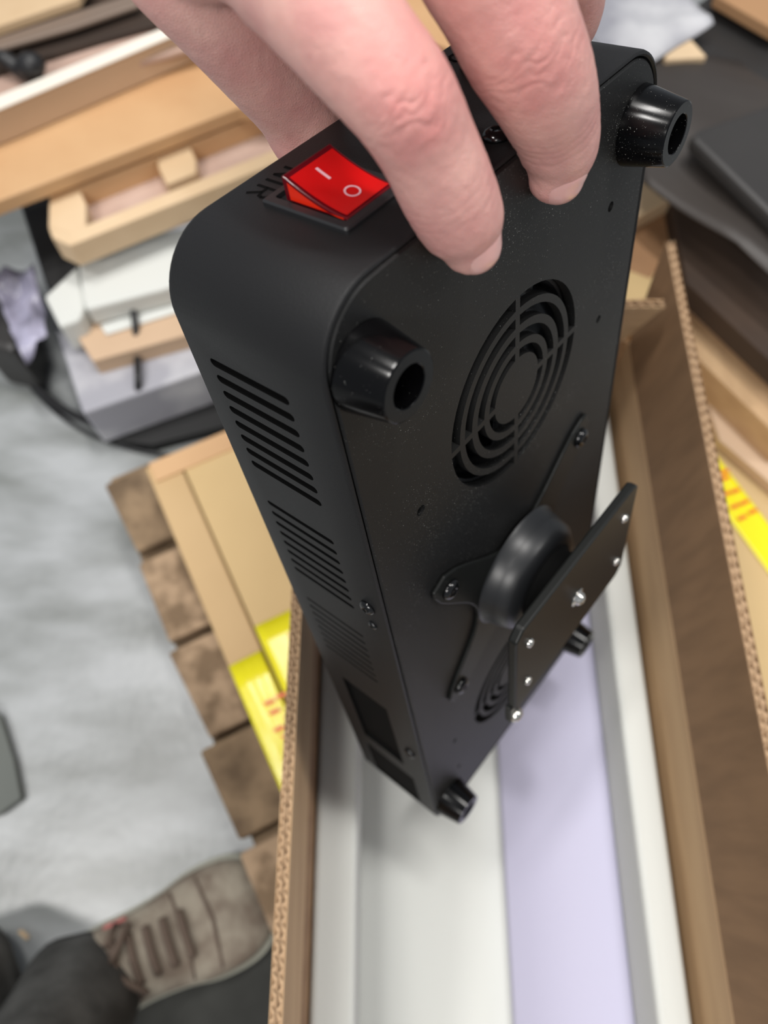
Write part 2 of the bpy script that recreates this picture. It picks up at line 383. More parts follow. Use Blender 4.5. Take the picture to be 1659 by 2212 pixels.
# rocker switches on the top face (normal -z)
def switch(x0):
    x1 = x0 + .152; y0, y1 = -.268, -.083
    bm = bmesh.new(); r = .006
    def ring(ins, h): return [bm.verts.new((x * W, y * W, -h * W)) for x, y in rr(x0 + ins, y0 + ins, x1 - ins, y1 - ins, r, 4)]
    R_ = [ring(0, 0), ring(0, .0055), ring(.003, .0085), ring(.016, .0088), ring(.017, .001)]; nn = len(R_[0])
    for a, b in zip(R_, R_[1:]):
        for i in range(nn): bm.faces.new((a[i], a[(i + 1) % nn], b[(i + 1) % nn], b[i]))
    bm.faces.new(R_[-1])
    sw = obj('rocker_switch', bm, M['bezel'], dev, local=True)
    # rocker body: profile in (y, height), extruded along x
    ya, yb = y0 + .036, y1 - .019; xa, xb = x0 + .023, x1 - .018
    topc = []
    for k in range(13):
        t = k / 12; hh = .036 * (1 - t) ** 1.7 + .0085
        topc.append((ya + .003 + (yb - .002 - ya - .003) * t, hh))
    def face_strip(xs, off, name, m, lo=None):
        bm = bmesh.new(); rows = [[bm.verts.new((x * W, y * W, -(h + off) * W)) for x in xs] for y, h in topc]
        return bm, rows
    bm = bmesh.new()
    pts = [(ya, .004)] + [(ya, topc[0][1] - .001)] + topc + [(yb, topc[-1][1] - .001), (yb, .004)]
    prism(bm, [(xa * W, y * W, -h * W) for y, h in pts], ((xb - xa) * W, 0, 0))
    rk = obj('rocker', bm, M['rockerrim'], sw, local=True, bevel=.0004)
    # bright inner window on the curved face
    bm = bmesh.new(); bx = .006; rows = []
    for k in range(13):
        t = .07 + .90 * k / 12; hh = .036 * (1 - t) ** 1.7 + .0085; y = ya + .003 + (yb - .002 - ya - .003) * t
        rows.append([bm.verts.new((x * W, y * W, -(hh + .0012) * W)) for x in (xa + bx, (xa + xb) / 2, xb - bx)])
    for a, b in zip(rows, rows[1:]):
        for i in range(2): bm.faces.new((a[i], a[i + 1], b[i + 1], b[i]))
    o = obj('rocker_face', bm, M['rocker'], rk, True, local=True)
    # side cheeks
    for xx, sgn in ((xa, -1), (xb, 1)):
        bm = bmesh.new(); lo_ = []; hi_ = []
        for k in range(13):
            t = .06 + .9 * k / 12; hh = .036 * (1 - t) ** 1.7 + .0085 - .0045; y = ya + .003 + (yb - .002 - ya - .003) * t
            hi_.append(bm.verts.new(((xx + sgn * .0006) * W, y * W, -hh * W))); lo_.append(bm.verts.new(((xx + sgn * .0006) * W, y * W, -.008 * W)))
        for i in range(12): bm.faces.new((hi_[i], hi_[i + 1], lo_[i + 1], lo_[i]))
        obj('rocker_side', bm, M['rockerside'], rk, local=True)
    # printed marks
    def onface(x, t, up=.0025):
        hh = .036 * (1 - t) ** 1.7 + .0085; return Vector((x * W, (ya + .003 + (yb - .002 - ya - .003) * t) * W, -(hh + up) * W))
    xm = (xa + xb) / 2
    bm = bmesh.new(); wv = .0027
    rows = [[bm.verts.new(onface(xm - .003 + s * wv, t)) for s in (-1, 1)] for t in [.17 + .22 * k / 6 for k in range(7)]]
    for a, b in zip(rows, rows[1:]): bm.faces.new((a[0], a[1], b[1], b[0]))
    obj('on_mark', bm, M['white'], rk, local=True)
    bm = bmesh.new(); ro, ri, tc = .0135, .0103, .72; L_ = yb - ya - .005; a_, b_ = [], []
    for k in range(32):
        an = 2 * math.pi * k / 32
        a_.append(bm.verts.new(onface(xm + ro * math.cos(an), tc + ro / L_ * math.sin(an)))); b_.append(bm.verts.new(onface(xm + ri * math.cos(an), tc + ri / L_ * math.sin(an))))
    for i in range(32): bm.faces.new((a_[i], a_[(i + 1) % 32], b_[(i + 1) % 32], b_[i]))
    obj('off_mark', bm, M['white'], rk, local=True)
switch(.176); switch(.703)
# engraved lettering: strokes laid as dark inlays; letter up = +y, reading direction = -x
def letters(strokes, x0, y0, wd, ht, name='engraved_letter'):
    bm = bmesh.new()
    for pl in strokes:
        for (a, b), (c_, d_) in zip(pl, pl[1:]):
            p, q = Vector((x0 - a * wd, y0 + b * ht, 0)), Vector((x0 - c_ * wd, y0 + d_ * ht, 0)); dd = (q - p); 
            if dd.length < 1e-6: continue
            e = dd.normalized() * .002; nrm = Vector((-dd.y, dd.x, 0)).normalized() * .0027
            pts = [p - e - nrm, q + e - nrm, q + e + nrm, p - e + nrm]
            prism(bm, [Vector((v.x * W, v.y * W, .0004)) for v in pts], (0, 0, -.00052))
    obj(name, bm, M['hole'], dev, local=True)
letters([[(0, 0), (0, 1), (1, 0), (1, 1)]], .281, -.318, .026, .044)
letters([[(0, 0), (0, 1)]], .237, -.318, .02, .044)
arcR = [(0, 1), (.6, 1), (.92, .9), (1, .75), (.92, .58), (.6, .5), (0, .5)]
letters([[(0, 0), (0, 1)], arcR, [(.5, .5), (1, 0)]], .217, -.318, .026, .044)
letters([[(0, 0), (0, 1), (.5, 1), (.85, .82), (1, .5), (.85, .18), (.5, 0), (0, 0)]], .757, -.318, .028, .044)
# mount bracket, dome, neck and plate
mt = empty('stand_mount'); mt.parent = dev
tag(mt)
zc = 1.19
def bracket_outline():
    cs = [(.15, .865), (.85, .865), (.85, 1.53), (.15, 1.53)]; mids = [(.5, 1.05), (.68, 1.2), (.5, 1.35), (.31, 1.2)]; pts = []
    for i in range(4):
        a, b, m_ = cs[i], cs[(i + 1) % 4], mids[i]
        ctr = (.5, 1.2)
        def tip(cn, other, s):
            dx, dz = other[0] - cn[0], other[1] - cn[1]; l = math.hypot(dx, dz); return (cn[0] + dx / l * s, cn[1] + dz / l * s)
        p0, p1 = tip(a, b, .045), tip(b, a, .045)
        for k in range(15):
            t = k / 14
            u = math.sin(math.pi * t) ** 1.5
            x = p0[0] + (p1[0] - p0[0]) * t; z = p0[1] + (p1[1] - p0[1]) * t
            mx, mz = (p0[0] + p1[0]) / 2, (p0[1] + p1[1]) / 2
            pts.append((x + (m_[0] - mx) * u, z + (m_[1] - mz) * u))
        pts.append((b[0] + (tip(b, a, .02)[0] - b[0]), b[1] + (tip(b, a, .02)[1] - b[1])))
    return pts
bm = bmesh.new(); prism(bm, [(x * W, 0, z * W) for x, z in bracket_outline()], (0, .012 * W, 0))
br = obj('bracket', bm, M['bracket'], dev, local=True, bevel=.0008)
bpy.data.objects.remove(mt, do_unlink=True)
for x, z in ((.205, .93), (.80, .93), (.205, 1.47), (.80, 1.47)):
    crossed_screw((x * W, .012 * W, z * W), (0, 1, 0), (1, 0, 0), (0, 0, 1), .028 * W, M['blackscrew'], br)
bm = bmesh.new()
lathe(bm, [(.190 * W, .012 * W), (.182 * W, .02 * W), (.176 * W, .05 * W), (.166 * W, .085 * W), (.145 * W, .104 * W), (.12 * W, .107 * W)], (.5 * W, 0, zc * W), (0, 1, 0), (1, 0, 0), (0, 0, 1), 64)
o = obj('mount_dome', bm, M['dome'], dev, True, local=True); smooth_by_angle(o, 50)
bm = bmesh.new(); lathe(bm, [(.12 * W, .105 * W), (.105 * W, .12 * W), (.105 * W, .182 * W)], (.5 * W, 0, zc * W), (0, 1, 0), (1, 0, 0), (0, 0, 1), 48)
obj('swivel_neck', bm, M['hole'], dev, True, local=True)
bm = bmesh.new(); px0, px1, pz0, pz1 = .2, .778, .965, 1.385
pl = [(px0 + .03, pz0), (px1 - .02, pz0), (px1, pz0 + .02), (px1, pz1 - .03), (px1 - .03, pz1), (px0 + .02, pz1), (px0, pz1 - .02), (px0, pz0 + .03)]
prism(bm, [(x * W, .180 * W, z * W) for x, z in pl], (0, .027 * W, 0))
vp = obj('mount_plate', bm, M['bracket'], dev, local=True, bevel=.0011, seg=3)
for x, z in ((.718, 1.063), (.722, 1.275), (.255, 1.063), (.255, 1.275)):
    bm = bmesh.new(); r = .0135 * W
    lathe(bm, [(r, 0), (r, .002 * W), (r * .75, .009 * W), (0, .0115 * W)], (x * W, .207 * W, z * W), (0, 1, 0), (1, 0, 0), (0, 0, 1), 16, True, False)
    tag(obj('screw', bm, M['chrome'], vp, True, local=True), 'small bright screw')
bm = bmesh.new(); r = .019 * W
lathe(bm, [(r * 1.5, 0), (r * 1.5, .002 * W), (r, .003 * W), (r, .012 * W), (r * .5, .02 * W), (0, .021 * W)], (.494 * W, .207 * W, 1.172 * W), (0, 1, 0), (1, 0, 0), (0, 0, 1), 20, True, False)
tag(obj('centre_bolt', bm, M['chrome'], vp, True, local=True), 'bright chrome centre bolt')
bm = bmesh.new(); box(bm, (.195 * W, .175 * W, 1.38 * W), (.245 * W, .195 * W, 1.47 * W)); obj('lug', bm, M['bracket'], vp, local=True, bevel=.0006)
bm = bmesh.new(); r = .017 * W
lathe(bm, [(r, .185 * W), (r * 1.3, .188 * W), (r * 1.3, .203 * W), (r * .8, .212 * W), (0, .214 * W)], (.22 * W, 0, 1.455 * W), (0, 1, 0), (1, 0, 0), (0, 0, 1), 18, True, False)
tag(obj('thumb_bolt', bm, M['chrome'], vp, True, local=True), 'bright bolt on the plate corner')
# ================================================================== OPEN CARTON
def V(x, y, h): return Vector((x, y, CAMZ - h))
ct = empty('cardboard_box', (.08, .04, .2)); tag(ct, 'open corrugated cardboard box with raised flaps and a white foam lining', 'box')
HH, HF, BOT = .504, .42, .698
XL, XR, YN, YF = -.0480, .2008, -.30, .366
def board(pts, ext, name, m=None):
    bm = bmesh.new(); prism(bm, pts, ext); return obj(name, bm, m or M['kraft_in'], ct, bevel=.0006)
T6 = .0064
board([V(XR, YN, HH), V(XR, YF, HH), V(XR, YF, BOT), V(XR, YN, BOT)], (T6, 0, 0), 'side_panel', M['kraft'])  # lighter kraft puts the wall's stronger light into its colour
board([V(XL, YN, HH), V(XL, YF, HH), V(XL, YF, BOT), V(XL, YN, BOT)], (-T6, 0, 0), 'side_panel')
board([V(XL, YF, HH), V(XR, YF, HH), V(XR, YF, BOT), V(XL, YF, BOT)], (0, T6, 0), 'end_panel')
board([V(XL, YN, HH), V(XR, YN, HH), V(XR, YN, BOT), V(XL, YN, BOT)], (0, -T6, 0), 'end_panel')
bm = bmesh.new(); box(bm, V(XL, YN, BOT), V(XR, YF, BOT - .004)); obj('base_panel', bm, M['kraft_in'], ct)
def flap(H0, H1, T0, T1, nrm, layers=2, mm=None, per=.0074, hollow=.070):
    """board from hinge line H0-H1 to top line T0-T1, inner face given, thickness along nrm; top edge shows the fluting"""
    H0, H1, T0, T1, nrm = (Vector(v) for v in (H0, H1, T0, T1, nrm)); nrm.normalize(); nv = nrm * T6
    up0, up1 = (T0 - H0), (T1 - H1)
    B0, B1 = T0 - up0.normalized() * hollow, T1 - up1.normalized() * hollow
    bm = bmesh.new(); prism(bm, [H0, H1, B1, B0], nv)
    f = obj('flap', bm, mm or M['kraft_in'], ct)
    lt = .0004
    for k in range(layers + 1):
        off = nv * (k / layers) * (1 - lt / T6)
        bm = bmesh.new(); prism(bm, [B0 + off, B1 + off, T1 + off, T0 + off], nrm * lt)
        obj('liner', bm, (mm or M['kraft_in']) if k in (0, layers) else M['flute'], f)
    Lg = (T1 - T0).length; nper = int(Lg / per); lay = T6 / layers
    for k in range(layers):
        bm = bmesh.new(); rows = []
        ns = nper * 6; ph = random.random() * 6
        for i in range(ns + 1):
            t = i / ns; w_ = math.sin(2 * math.pi * i / 6 * (1.0 + .06 * k) + ph); jit = .0002 * math.sin(i * .37)
            off = nrm * (lay * k + lay * (.5 + .38 * w_) + jit)
            top = T0.lerp(T1, t) + off; bot = B0.lerp(B1, t) + off
            e = nrm * 0 + (T1 - T0).normalized() * 0
            rows.append((bm.verts.new(top), bm.verts.new(bot)))
        for a, b in zip(rows, rows[1:]): bm.faces.new((a[0], b[0], b[1], a[1]))
        o = obj('fluting', bm, M['flute'], f, True)
        s = o.modifiers.new('s', 'SOLIDIFY'); s.thickness = .0003; s.offset = 0
    return f
def edge(px, py, h): return at(px, py, CAMZ - h)
# right flap: its top edge leans a little outward
T0 = edge(1438, 520, HF); T1 = edge(1448 + .194 * (2400 - 576), 2400, HF)
flap(V(XR, YN, HH + -.001), V(XR, YF - .004, HH + -.001), T1, T0, (1, 0, .08), mm=M['kraft_shade'])
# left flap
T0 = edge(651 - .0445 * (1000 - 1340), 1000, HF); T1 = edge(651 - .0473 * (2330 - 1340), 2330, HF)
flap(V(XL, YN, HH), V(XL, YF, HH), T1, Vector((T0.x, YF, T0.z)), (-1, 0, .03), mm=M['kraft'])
# far flap, folded up slightly inwards
T0 = edge(1180, 655, HF); T1 = edge(1437, 664, HF)
flap(V(.0, YF, HH), V(XR - .004, YF, HH), Vector((.0, T1.y, T1.z)), T1, (0, 1, .1), mm=M['kraft'], hollow=.01)
# foam lining: cross section swept along the box
def foam(sec, m, name, par):
    bm = bmesh.new(); prism(bm, [V(x, YN + .004, h) for x, h in sec], (0, YF - YN - .008, 0)); o = obj(name, bm, m, par, bevel=.004, seg=3); smooth_by_angle(o, 35); return o
fm = empty('foam_insert', (.08, .04, .21)); tag(fm, 'white foam liner with a long moulded channel lying inside the open box', 'foam insert')
FB = BOT - .005
foam([(-.0472, .552), (-.0185, .552), (-.0185, .66), (-.0472, .66)], M['foam'], 'side_rail', fm)
foam([(.173, .552), (.1945, .552), (.1945, .66), (.173, .66)], M['foam'], 'side_rail', fm)
foam([(.096, .640), (.106, .628), (.120, .616), (.138, .607), (.156, .602), (.173, .600), (.173, .66), (.096, .66)], M['foam_l'], 'raised_shelf', fm)
foam([(-.0472, .66), (.1945, .66), (.1945, FB), (-.0472, FB)], M['foam'], 'tray_floor', fm)
# ================================================================== PALLET WITH CARTONS BELOW
E1 = Vector((-math.sin(math.radians(29.3)), math.cos(math.radians(29.3)), 0)); E2 = Vector((E1.y, -E1.x, 0))
def gp(o, a, b, z): p = o + E1 * a + E2 * b; return Vector((p.x, p.y, z))
ZT = .197
# tan carton: left edge through these two pixels
cA, cB = at(313, 1010, ZT), at(600, 1695, ZT)
og = cA.copy(); elen = (cB - cA).length
dirn = (cA - cB).normalized()
E1 = Vector((dirn.x, dirn.y, 0)).normalized(); E2 = Vector((E1.y, -E1.x, 0))
cart = empty('flat_carton', gp(og, -.3, .3, .15)); tag(cart, 'long flat tan carton with yellow labels under the open box', 'carton')
bm = bmesh.new(); prism(bm, [gp(og, 0, .0365, ZT), gp(og, -.95, .0365, ZT), gp(og, -.95, .62, ZT), gp(og, 0, .62, ZT)], (0, 0, -.05)); obj('body', bm, M['carton'], cart, bevel=.002)
bm = bmesh.new(); prism(bm, [gp(og, 0, 0, ZT - .001), gp(og, -.95, 0, ZT - .001), gp(og, -.95, .035, ZT - .001), gp(og, 0, .035, ZT - .001)], (0, 0, -.049)); obj('flap', bm, M['carton2'], cart, bevel=.002)
bm = bmesh.new(); prism(bm, [gp(og, .002, .005, ZT + .002), gp(og, -.022, .005, ZT + .002), gp(og, -.022, .61, ZT + .002), gp(og, .002, .61, ZT + .002)], (0, 0, -.003)); obj('edge_strip', bm, M['orange'], cart, bevel=.001)
# yellow labels
pA = at(473, 1450, ZT); a_lab = (pA - og).dot(E1)
def label_patch(a0, a1, b0, b1, name='yellow_label', z=ZT, roll=0):
    bm = bmesh.new(); NX, NY = 12, 14; rows = []
    for i in range(NX + 1):
        rows.append([bm.verts.new(gp(og, a0 + (a1 - a0) * i / NX, b0 + (b1 - b0) * j / NY, z + .0012 + .0009 * noise.noise(Vector((i * .5, j * .6, 3))) - roll * max(0, 1 - j / NY / .55) ** 2)) for j in range(NY + 1)])
    for i in range(NX):
        for j in range(NY): bm.faces.new((rows[i][j], rows[i + 1][j], rows[i + 1][j + 1], rows[i][j + 1]))
    o = obj(name, bm, M['yellow'], cart, True); s = o.modifiers.new('s', 'SOLIDIFY'); s.thickness = .0006; s.offset = 1
    return o
def red_marks(par, a0, b0, n, da, db, z=ZT):
    bm = bmesh.new(); rnd = random.Random(3)
    for k in range(n):
        a = a0 - da * k; b = b0 + db * (k % 2) 
        for s in range(2):
            aa, bb = a + rnd.uniform(-.004, .004), b + s * .012 + rnd.uniform(-.002, .002)
            prism(bm, [gp(og, aa, bb, z + .004), gp(og, aa - .0035, bb + .002, z + .004), gp(og, aa - .0035, bb + .012, z + .004), gp(og, aa, bb + .009, z + .004)], (0, 0, -.0012))
    obj('red_print', bm, M['red'], par)
lab = label_patch(a_lab, a_lab - .30, .0005, .034, roll=.0022); red_marks(lab, a_lab - .045, .016, 12, .013, .003)
lab = label_patch(a_lab + .024, a_lab - .22, .0375, .14); red_marks(lab, a_lab + .004, .062, 9, .013, .003)
# right-hand label patch of the same carton
q = at(1600, 1080, ZT) - og; qa, qb = q.dot(E1), q.dot(E2)
lab = label_patch(-.235, -.56, .518, .551); red_marks(lab, -.262, .524, 6, .014, .002)
# pallet
pal = empty('wooden_pallet', gp(og, -.4, .3, 0)); tag(pal, 'weathered wooden pallet on the concrete floor under the cartons', 'pallet')
rnd = random.Random(5); a = .034; k = 0
while a > -1.1:
    wd = rnd.uniform(.085, .10); off = rnd.uniform(-.006, .010)
    bm = bmesh.new(); prism(bm, [gp(og, a, -.060 + off, .142), gp(og, a - wd, -.056 + off + rnd.uniform(-.004, .004), .142), gp(og, a - wd, .75, .142), gp(og, a, .75, .142)], (0, 0, -.02))
    me_ = obj('deck_board', bm, M['rough'] if k % 3 else M['rough2'], pal, bevel=.003); a -= wd + rnd.uniform(.006, .014); k += 1
for b in (-.05, .30, .66):
    bm = bmesh.new(); prism(bm, [gp(og, .05, b, .122), gp(og, -1.1, b, .122), gp(og, -1.1, b + .08, .122), gp(og, .05, b + .08, .122)], (0, 0, -.10)); obj('stringer', bm, M['rough2'], pal, bevel=.003)
for a in (.04, -.45, -.98):
    bm = bmesh.new(); prism(bm, [gp(og, a, -.052, .022), gp(og, a - .1, -.052, .022), gp(og, a - .1, .75, .022), gp(og, a, .75, .022)], (0, 0, -.022)); obj('bottom_board', bm, M['rough2'], pal, bevel=.003)
# ================================================================== RIGHT SIDE
# lid-less long crate of kraft board right of the flap
slab('kraft_carton', [(1478, 615), (1700, 850), (1760, 940), (1700, 960), (1495, 760), (1400, 700)], .255, .057, M['kraft'], 'kraft carton standing on the flat carton right of the raised flap', 'carton')
slab('brown_board', [(1480, 600), (1720, 800), (1720, 860), (1490, 650)], .27, .014, M['taupe'], 'narrow beige board lying on the kraft carton right of the flap', 'board')
slab('pale_board', [(1505, 800), (1720, 1030), (1720, 1090), (1555, 950)], .215, .017, M['taupe'], 'short pale board beside the yellow label at the right', 'board')
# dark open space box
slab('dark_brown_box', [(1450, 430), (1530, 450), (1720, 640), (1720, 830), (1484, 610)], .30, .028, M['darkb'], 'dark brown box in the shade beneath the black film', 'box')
slab('cardboard_sheet', [(1300, 440), (1460, 425), (1490, 600), (1440, 720), (1300, 700)], .278, .08, M['brownb'], 'brown cardboard sheet behind the far flap of the open box', 'cardboard')
slab('tan_flap_sheet', [(1300, 560), (1405, 600), (1425, 570), (1450, 640), (1300, 655)], .284, .005, M['carton'], 'tan cardboard offcut showing just above the far flap', 'cardboard')
slab('cream_board', [(1330, 340), (1400, 362), (1472, 418), (1380, 468), (1330, 480)], .30, .022, M['pale'], 'cream wooden board end beside the panel below the black foot', 'board')
bm = bmesh.new()
def sheetmesh(pix, z, amp, nx=14, ny=14, sc=9, seed=0):
    """quad patch between four pixel corners with crumples"""
    P = [at(x, y, z) for x, y in pix]; bm = bmesh.new(); rows = []
    for i in range(nx + 1):
        u = i / nx; row = []
        for j in range(ny + 1):
            v = j / ny; p = (P[0] * (1 - u) + P[1] * u) * (1 - v) + (P[3] * (1 - u) + P[2] * u) * v
            d = noise.noise(Vector((p.x * sc, p.y * sc, seed))); row.append(bm.verts.new(p + Vector((0, 0, amp * (1 - abs(d) * 3)))))
        rows.append(row)
    for i in range(nx):
        for j in range(ny): bm.faces.new((rows[i][j], rows[i + 1][j], rows[i + 1][j + 1], rows[i][j + 1]))
    return bm
def sheet_obj(name, pix, z, amp, m, label, cat, th=.0015, **k):
    o = obj(name, sheetmesh(pix, z, amp, **k), m, None, True); s = o.modifiers.new('s', 'SOLIDIFY'); s.thickness = th
    return tag(o, label, cat)
sheet_obj('black_film', [(1380, 118), (1800, 130), (1800, 720), (1385, 375)], .344, .010, M['blacksheet'], 'creased sheet of black film spread at the right behind the panel', 'film', sc=6)
slab('black_slab', [(1496, 290), (1510, 278), (1720, 205), (1720, 520), (1655, 455), (1497, 300)], .374, .017, M['black'], 'flat black slab with rounded edges lying on the black film', 'slab', bevel=.005)
slab('black_case', [(1440, 60), (1570, -40), (1800, 40), (1800, 260), (1420, 230)], .34, .196, M['black'], 'black case partly under the white sheet at the top right', 'case')
sheet_obj('white_sheet', [(1130, -60), (1470, -40), (1538, 60), (1340, 165)], .358, .008, M['paper'], 'crumpled white sheet behind the top right corner of the panel', 'sheet', sc=10, seed=4)
slab('wood_offcut', [(1435, 120), (1490, 80), (1528, 122), (1440, 128)], .356, .012, M['pale'], 'small pale wood offcut under the corner of the white sheet', 'wood')
slab('brown_carton', [(1545, -12), (1680, 66), (1900, -40), (1600, -160)], .365, .014, M['brownb'], 'brown carton corner cut off by the top right edge', 'carton')
slab('pine_offcut', [(830, -60), (960, -60), (1010, 60), (985, 110), (930, 90), (850, 60)], .32, .02, M['orange'], 'pine board end seen in the gap between the two fingers', 'board')
slab('brown_offcut', [(850, 20), (1040, 20), (1040, 190), (850, 150)], .30, .30, M['brownb'], 'brown board beneath the pine board end behind the panel', 'board')
# ================================================================== UPPER LEFT STACK
slab('top_plank', [(-150, 40), (0, 52), (245, -8), (260, -80), (-150, -80)][0:0] or [(-120, 96), (0, 54), (169, -4), (230, -120), (-120, -60)], .318, .012, M['pale'], 'pale wooden plank in the top left corner', 'plank')
slab('steel_bar', [(-120, 122), (0, 78), (160, 25), (300, -18), (300, 10), (160, 58), (0, 104), (-120, 146)], .306, .006, M['greybar'], 'grey bar running below the plank at the top left', 'bar')
cr = empty('open_crate', at(150, 180, .30)); tag(cr, 'long open crate with a white rim and beige side at the upper left', 'crate')
slab('floor_board', [(-150, 130), (420, -60), (560, 60), (-150, 262)], .285, .008, M['pinkb'], parent=cr)
slab('front_rim', [(-150, 256), (0, 204), (360, 56), (520, -16), (530, 6), (368, 78), (0, 234), (-150, 292)], .302, .003, M['offwhite'], parent=cr)
slab('front_wall', [(-150, 258), (0, 206), (360, 58), (520, -14), (530, 6), (368, 78), (0, 234), (-150, 292)], .299, .041, M['taupe'], parent=cr)
slab('back_wall', [(-150, 60), (300, -60), (520, -140), (520, -30), (330, 55), (210, 88), (100, 122), (-150, 200)], .292, .02, M['darkb'], parent=cr)
bm = bmesh.new(); p0, p1 = at(-10, 128, .303), at(95, 155, .303)
tube(bm, [p0 + (p1 - p0) * t + Vector((0, 0, .006 * math.sin(t * 9))) for t in [i / 8 for i in range(9)]], [.005, .008, .009, .010, .012, .014, .016, .014, .008], 12)
tag(obj('black_connector', bm, M['cable'], None, True), 'black cable connector lying inside the open crate', 'connector')
slab('warm_plank', [(-200, 330), (0, 282), (420, 110), (760, -30), (800, 190), (720, 222), (515, 232), (0, 432), (-200, 512)], .257, .020, M['orange'], 'wide warm pine plank below the beige crate side', 'plank')
tr = empty('pine_tray', at(350, 420, .2)); tag(tr, 'pine tray with dividers below the warm plank at the left', 'tray')
ZR = .232
slab('tray_floor', [(110, 470), (120, 400), (430, 270), (800, 130), (800, 320), (150, 500)], .203, .006, M['pinkb'], parent=tr)
slab('front_rail', [(104, 490), (112, 512), (150, 530), (760, 285), (760, 255), (150, 500)], ZR - .003, .036, M['pale'], parent=tr)
slab('end_rail', [(104, 490), (106, 418), (165, 395), (186, 440), (186, 490), (150, 506)], ZR - .005, .034, M['pale'], parent=tr)
slab('divider', [(342, 362), (335, 318), (400, 292), (424, 345), (424, 372), (360, 398)], ZR - .005, .03, M['pale'], parent=tr)
slab('back_rail', [(108, 418), (430, 285), (760, 150), (760, 170), (430, 305), (108, 436)], ZR - .003, .03, M['orange'], parent=tr)
sheet_obj('grey_film', [(180, 545), (230, 480), (480, 395), (420, 500)], .185, .012, M['greyfilm'], 'crumpled grey plastic film between pine tray and white foam block', 'film', sc=22, seed=2)
# foam blocks
slab('foam_block', [(169, 572), (250, 530), (520, 400), (560, 560), (350, 625), (186, 668), (178, 646)], .165, .032, M['foam'], 'upper white foam block left of the panel', 'foam block', bevel=.004)
slab('foam_wedge', [(95, 640), (168, 572), (184, 660), (172, 690), (128, 706)], .158, .05, M['foam'], 'small white foam wedge left of the upper foam block', 'foam block', bevel=.004)
slab('brown_carton_edge', [(150, 700), (190, 672), (520, 560), (520, 690), (200, 780)], .128, .03, M['taupe'], 'beige carton layer between the white foam blocks', 'carton')
slab('foam_strip', [(215, 700), (520, 590), (520, 630), (228, 722)], .132, .004, M['foam'], 'thin white foam strip on the beige carton layer', 'foam strip')
slab('white_carton', [(118, 706), (200, 762), (430, 670), (540, 640), (540, 760), (420, 808), (178, 893)], .10, .079, M['paper'], 'lower white carton standing on the floor left of the panel', 'carton', bevel=.004)
slab('black_post', [(38, 428), (108, 408), (112, 500), (160, 548), (215, 560), (120, 626), (96, 610)], .145, .145, M['blackfab'], 'black steel post with a gusset left of the pine tray', 'post', bevel=.004)
sheet_obj('blue_film', [(-20, 600), (85, 590), (112, 740), (60, 790)], .12, .02, M['bluefilm'], 'bluish crumpled plastic film at the left edge', 'film', sc=20, seed=8)
slab('black_bag', [(-60, 560), (0, 580), (40, 690), (30, 760), (-60, 740)], .10, .10, M['black'], 'black bag cut off by the left edge beside bluish film', 'bag', bevel=.01)
slab('steel_plate', [(150, 790), (560, 650), (560, 900), (330, 960), (250, 950), (180, 905)], .02, .02, M['blackfab'], 'flat black steel plate on the floor under the white carton', 'plate')
# cables
bm = bmesh.new(); tube(bm, [at(x, y, z) for x, y, z in spline([(30, 700, .05), (38, 770, .03), (75, 830, .012), (130, 878, .008), (180, 905, .008), (240, 925, .01), (285, 905, .012), (330, 880, .03)], 6)], .0055, 10)
tag(obj('black_cable', bm, M['cable'], None, True), 'thick black cable curving over the floor in front of the white carton', 'cable')
bm = bmesh.new(); tube(bm, [at(x, y, z) for x, y, z in spline([(286, 660, .14), (292, 700, .135), (296, 760, .112), (298, 830, .108), (300, 872, .05)], 5)], .0045, 8)
tag(obj('hanging_cable', bm, M['cable'], None, True), 'thin dark cable hanging over the front of the white carton', 'cable')
bm = bmesh.new(); tube(bm, [at(x, y, .005) for x, y in [(p[0], p[1]) for p in spline([(60, 690), (50, 800), (110, 880), (200, 940), (310, 975), (420, 990)], 6)]], .003, 8)
tag(obj('thin_cable', bm, M['cable'], None, True), 'thin black cable trailing across the grey floor', 'cable')
slab('rubber_pad', [(-60, 1500), (0, 1545), (30, 1640), (46, 1725), (0, 1758), (-60, 1780)], .012, .012, M['pad'], 'dark grey pad on the floor at the left edge', 'pad')
slab('dark_patch', [(250, 2130), (330, 2110), (600, 1960), (640, 2300), (260, 2300)], .003, .003, M['mat'], 'flat dark patch on the floor beside the sneaker', 'mat')
slab('wood_chip', [(36, 2014), (44, 2008), (62, 2024), (56, 2032)], .005, .005, M['pale'], 'small pale wood chip on the floor above the dark trousers', 'wood chip', bevel=.001)
# ================================================================== LEG WITH SNEAKER
leg = empty('person', at(250, 2120, 0)); tag(leg, 'person standing, seen only as dark trousers and a worn grey-brown sneaker', 'person')
heel, toe = at(150, 2138, .03), at(583, 1925, .03)
heel.z = toe.z = 0; ax = (toe - heel).normalized(); sd = Vector((-ax.y, ax.x, 0)); SL = (toe - heel).length
secs = [(0, .028, .075, .06), (.05, .036, .085, .085), (.2, .040, .10, .10), (.35, .040, .10, .098), (.5, .043, .085, .082), (.65, .050, .068, .064), (.8, .050, .056, .050), (.9, .043, .046, .04), (.97, .028, .036, .03), (1.0, .010, .028, .022)]
bm = bmesh.new(); rings = []
for t, hw, ht, _ in spline(secs, 4):
    ring = []
    for k in range(20):
        an = 2 * math.pi * k / 20; cx, cy = math.cos(an), math.sin(an)
        x = math.copysign(abs(cx) ** .75, cx) * hw; z = .018 + (ht - .018) * (.5 + .5 * math.copysign(abs(cy) ** .8, cy))
        p = heel + ax * (t * SL) + sd * x; p.z = z; ring.append(bm.verts.new(p))
    rings.append(ring)
for a_, b_ in zip(rings, rings[1:]):
    for i in range(20): bm.faces.new((a_[i], a_[(i + 1) % 20], b_[(i + 1) % 20], b_[i]))
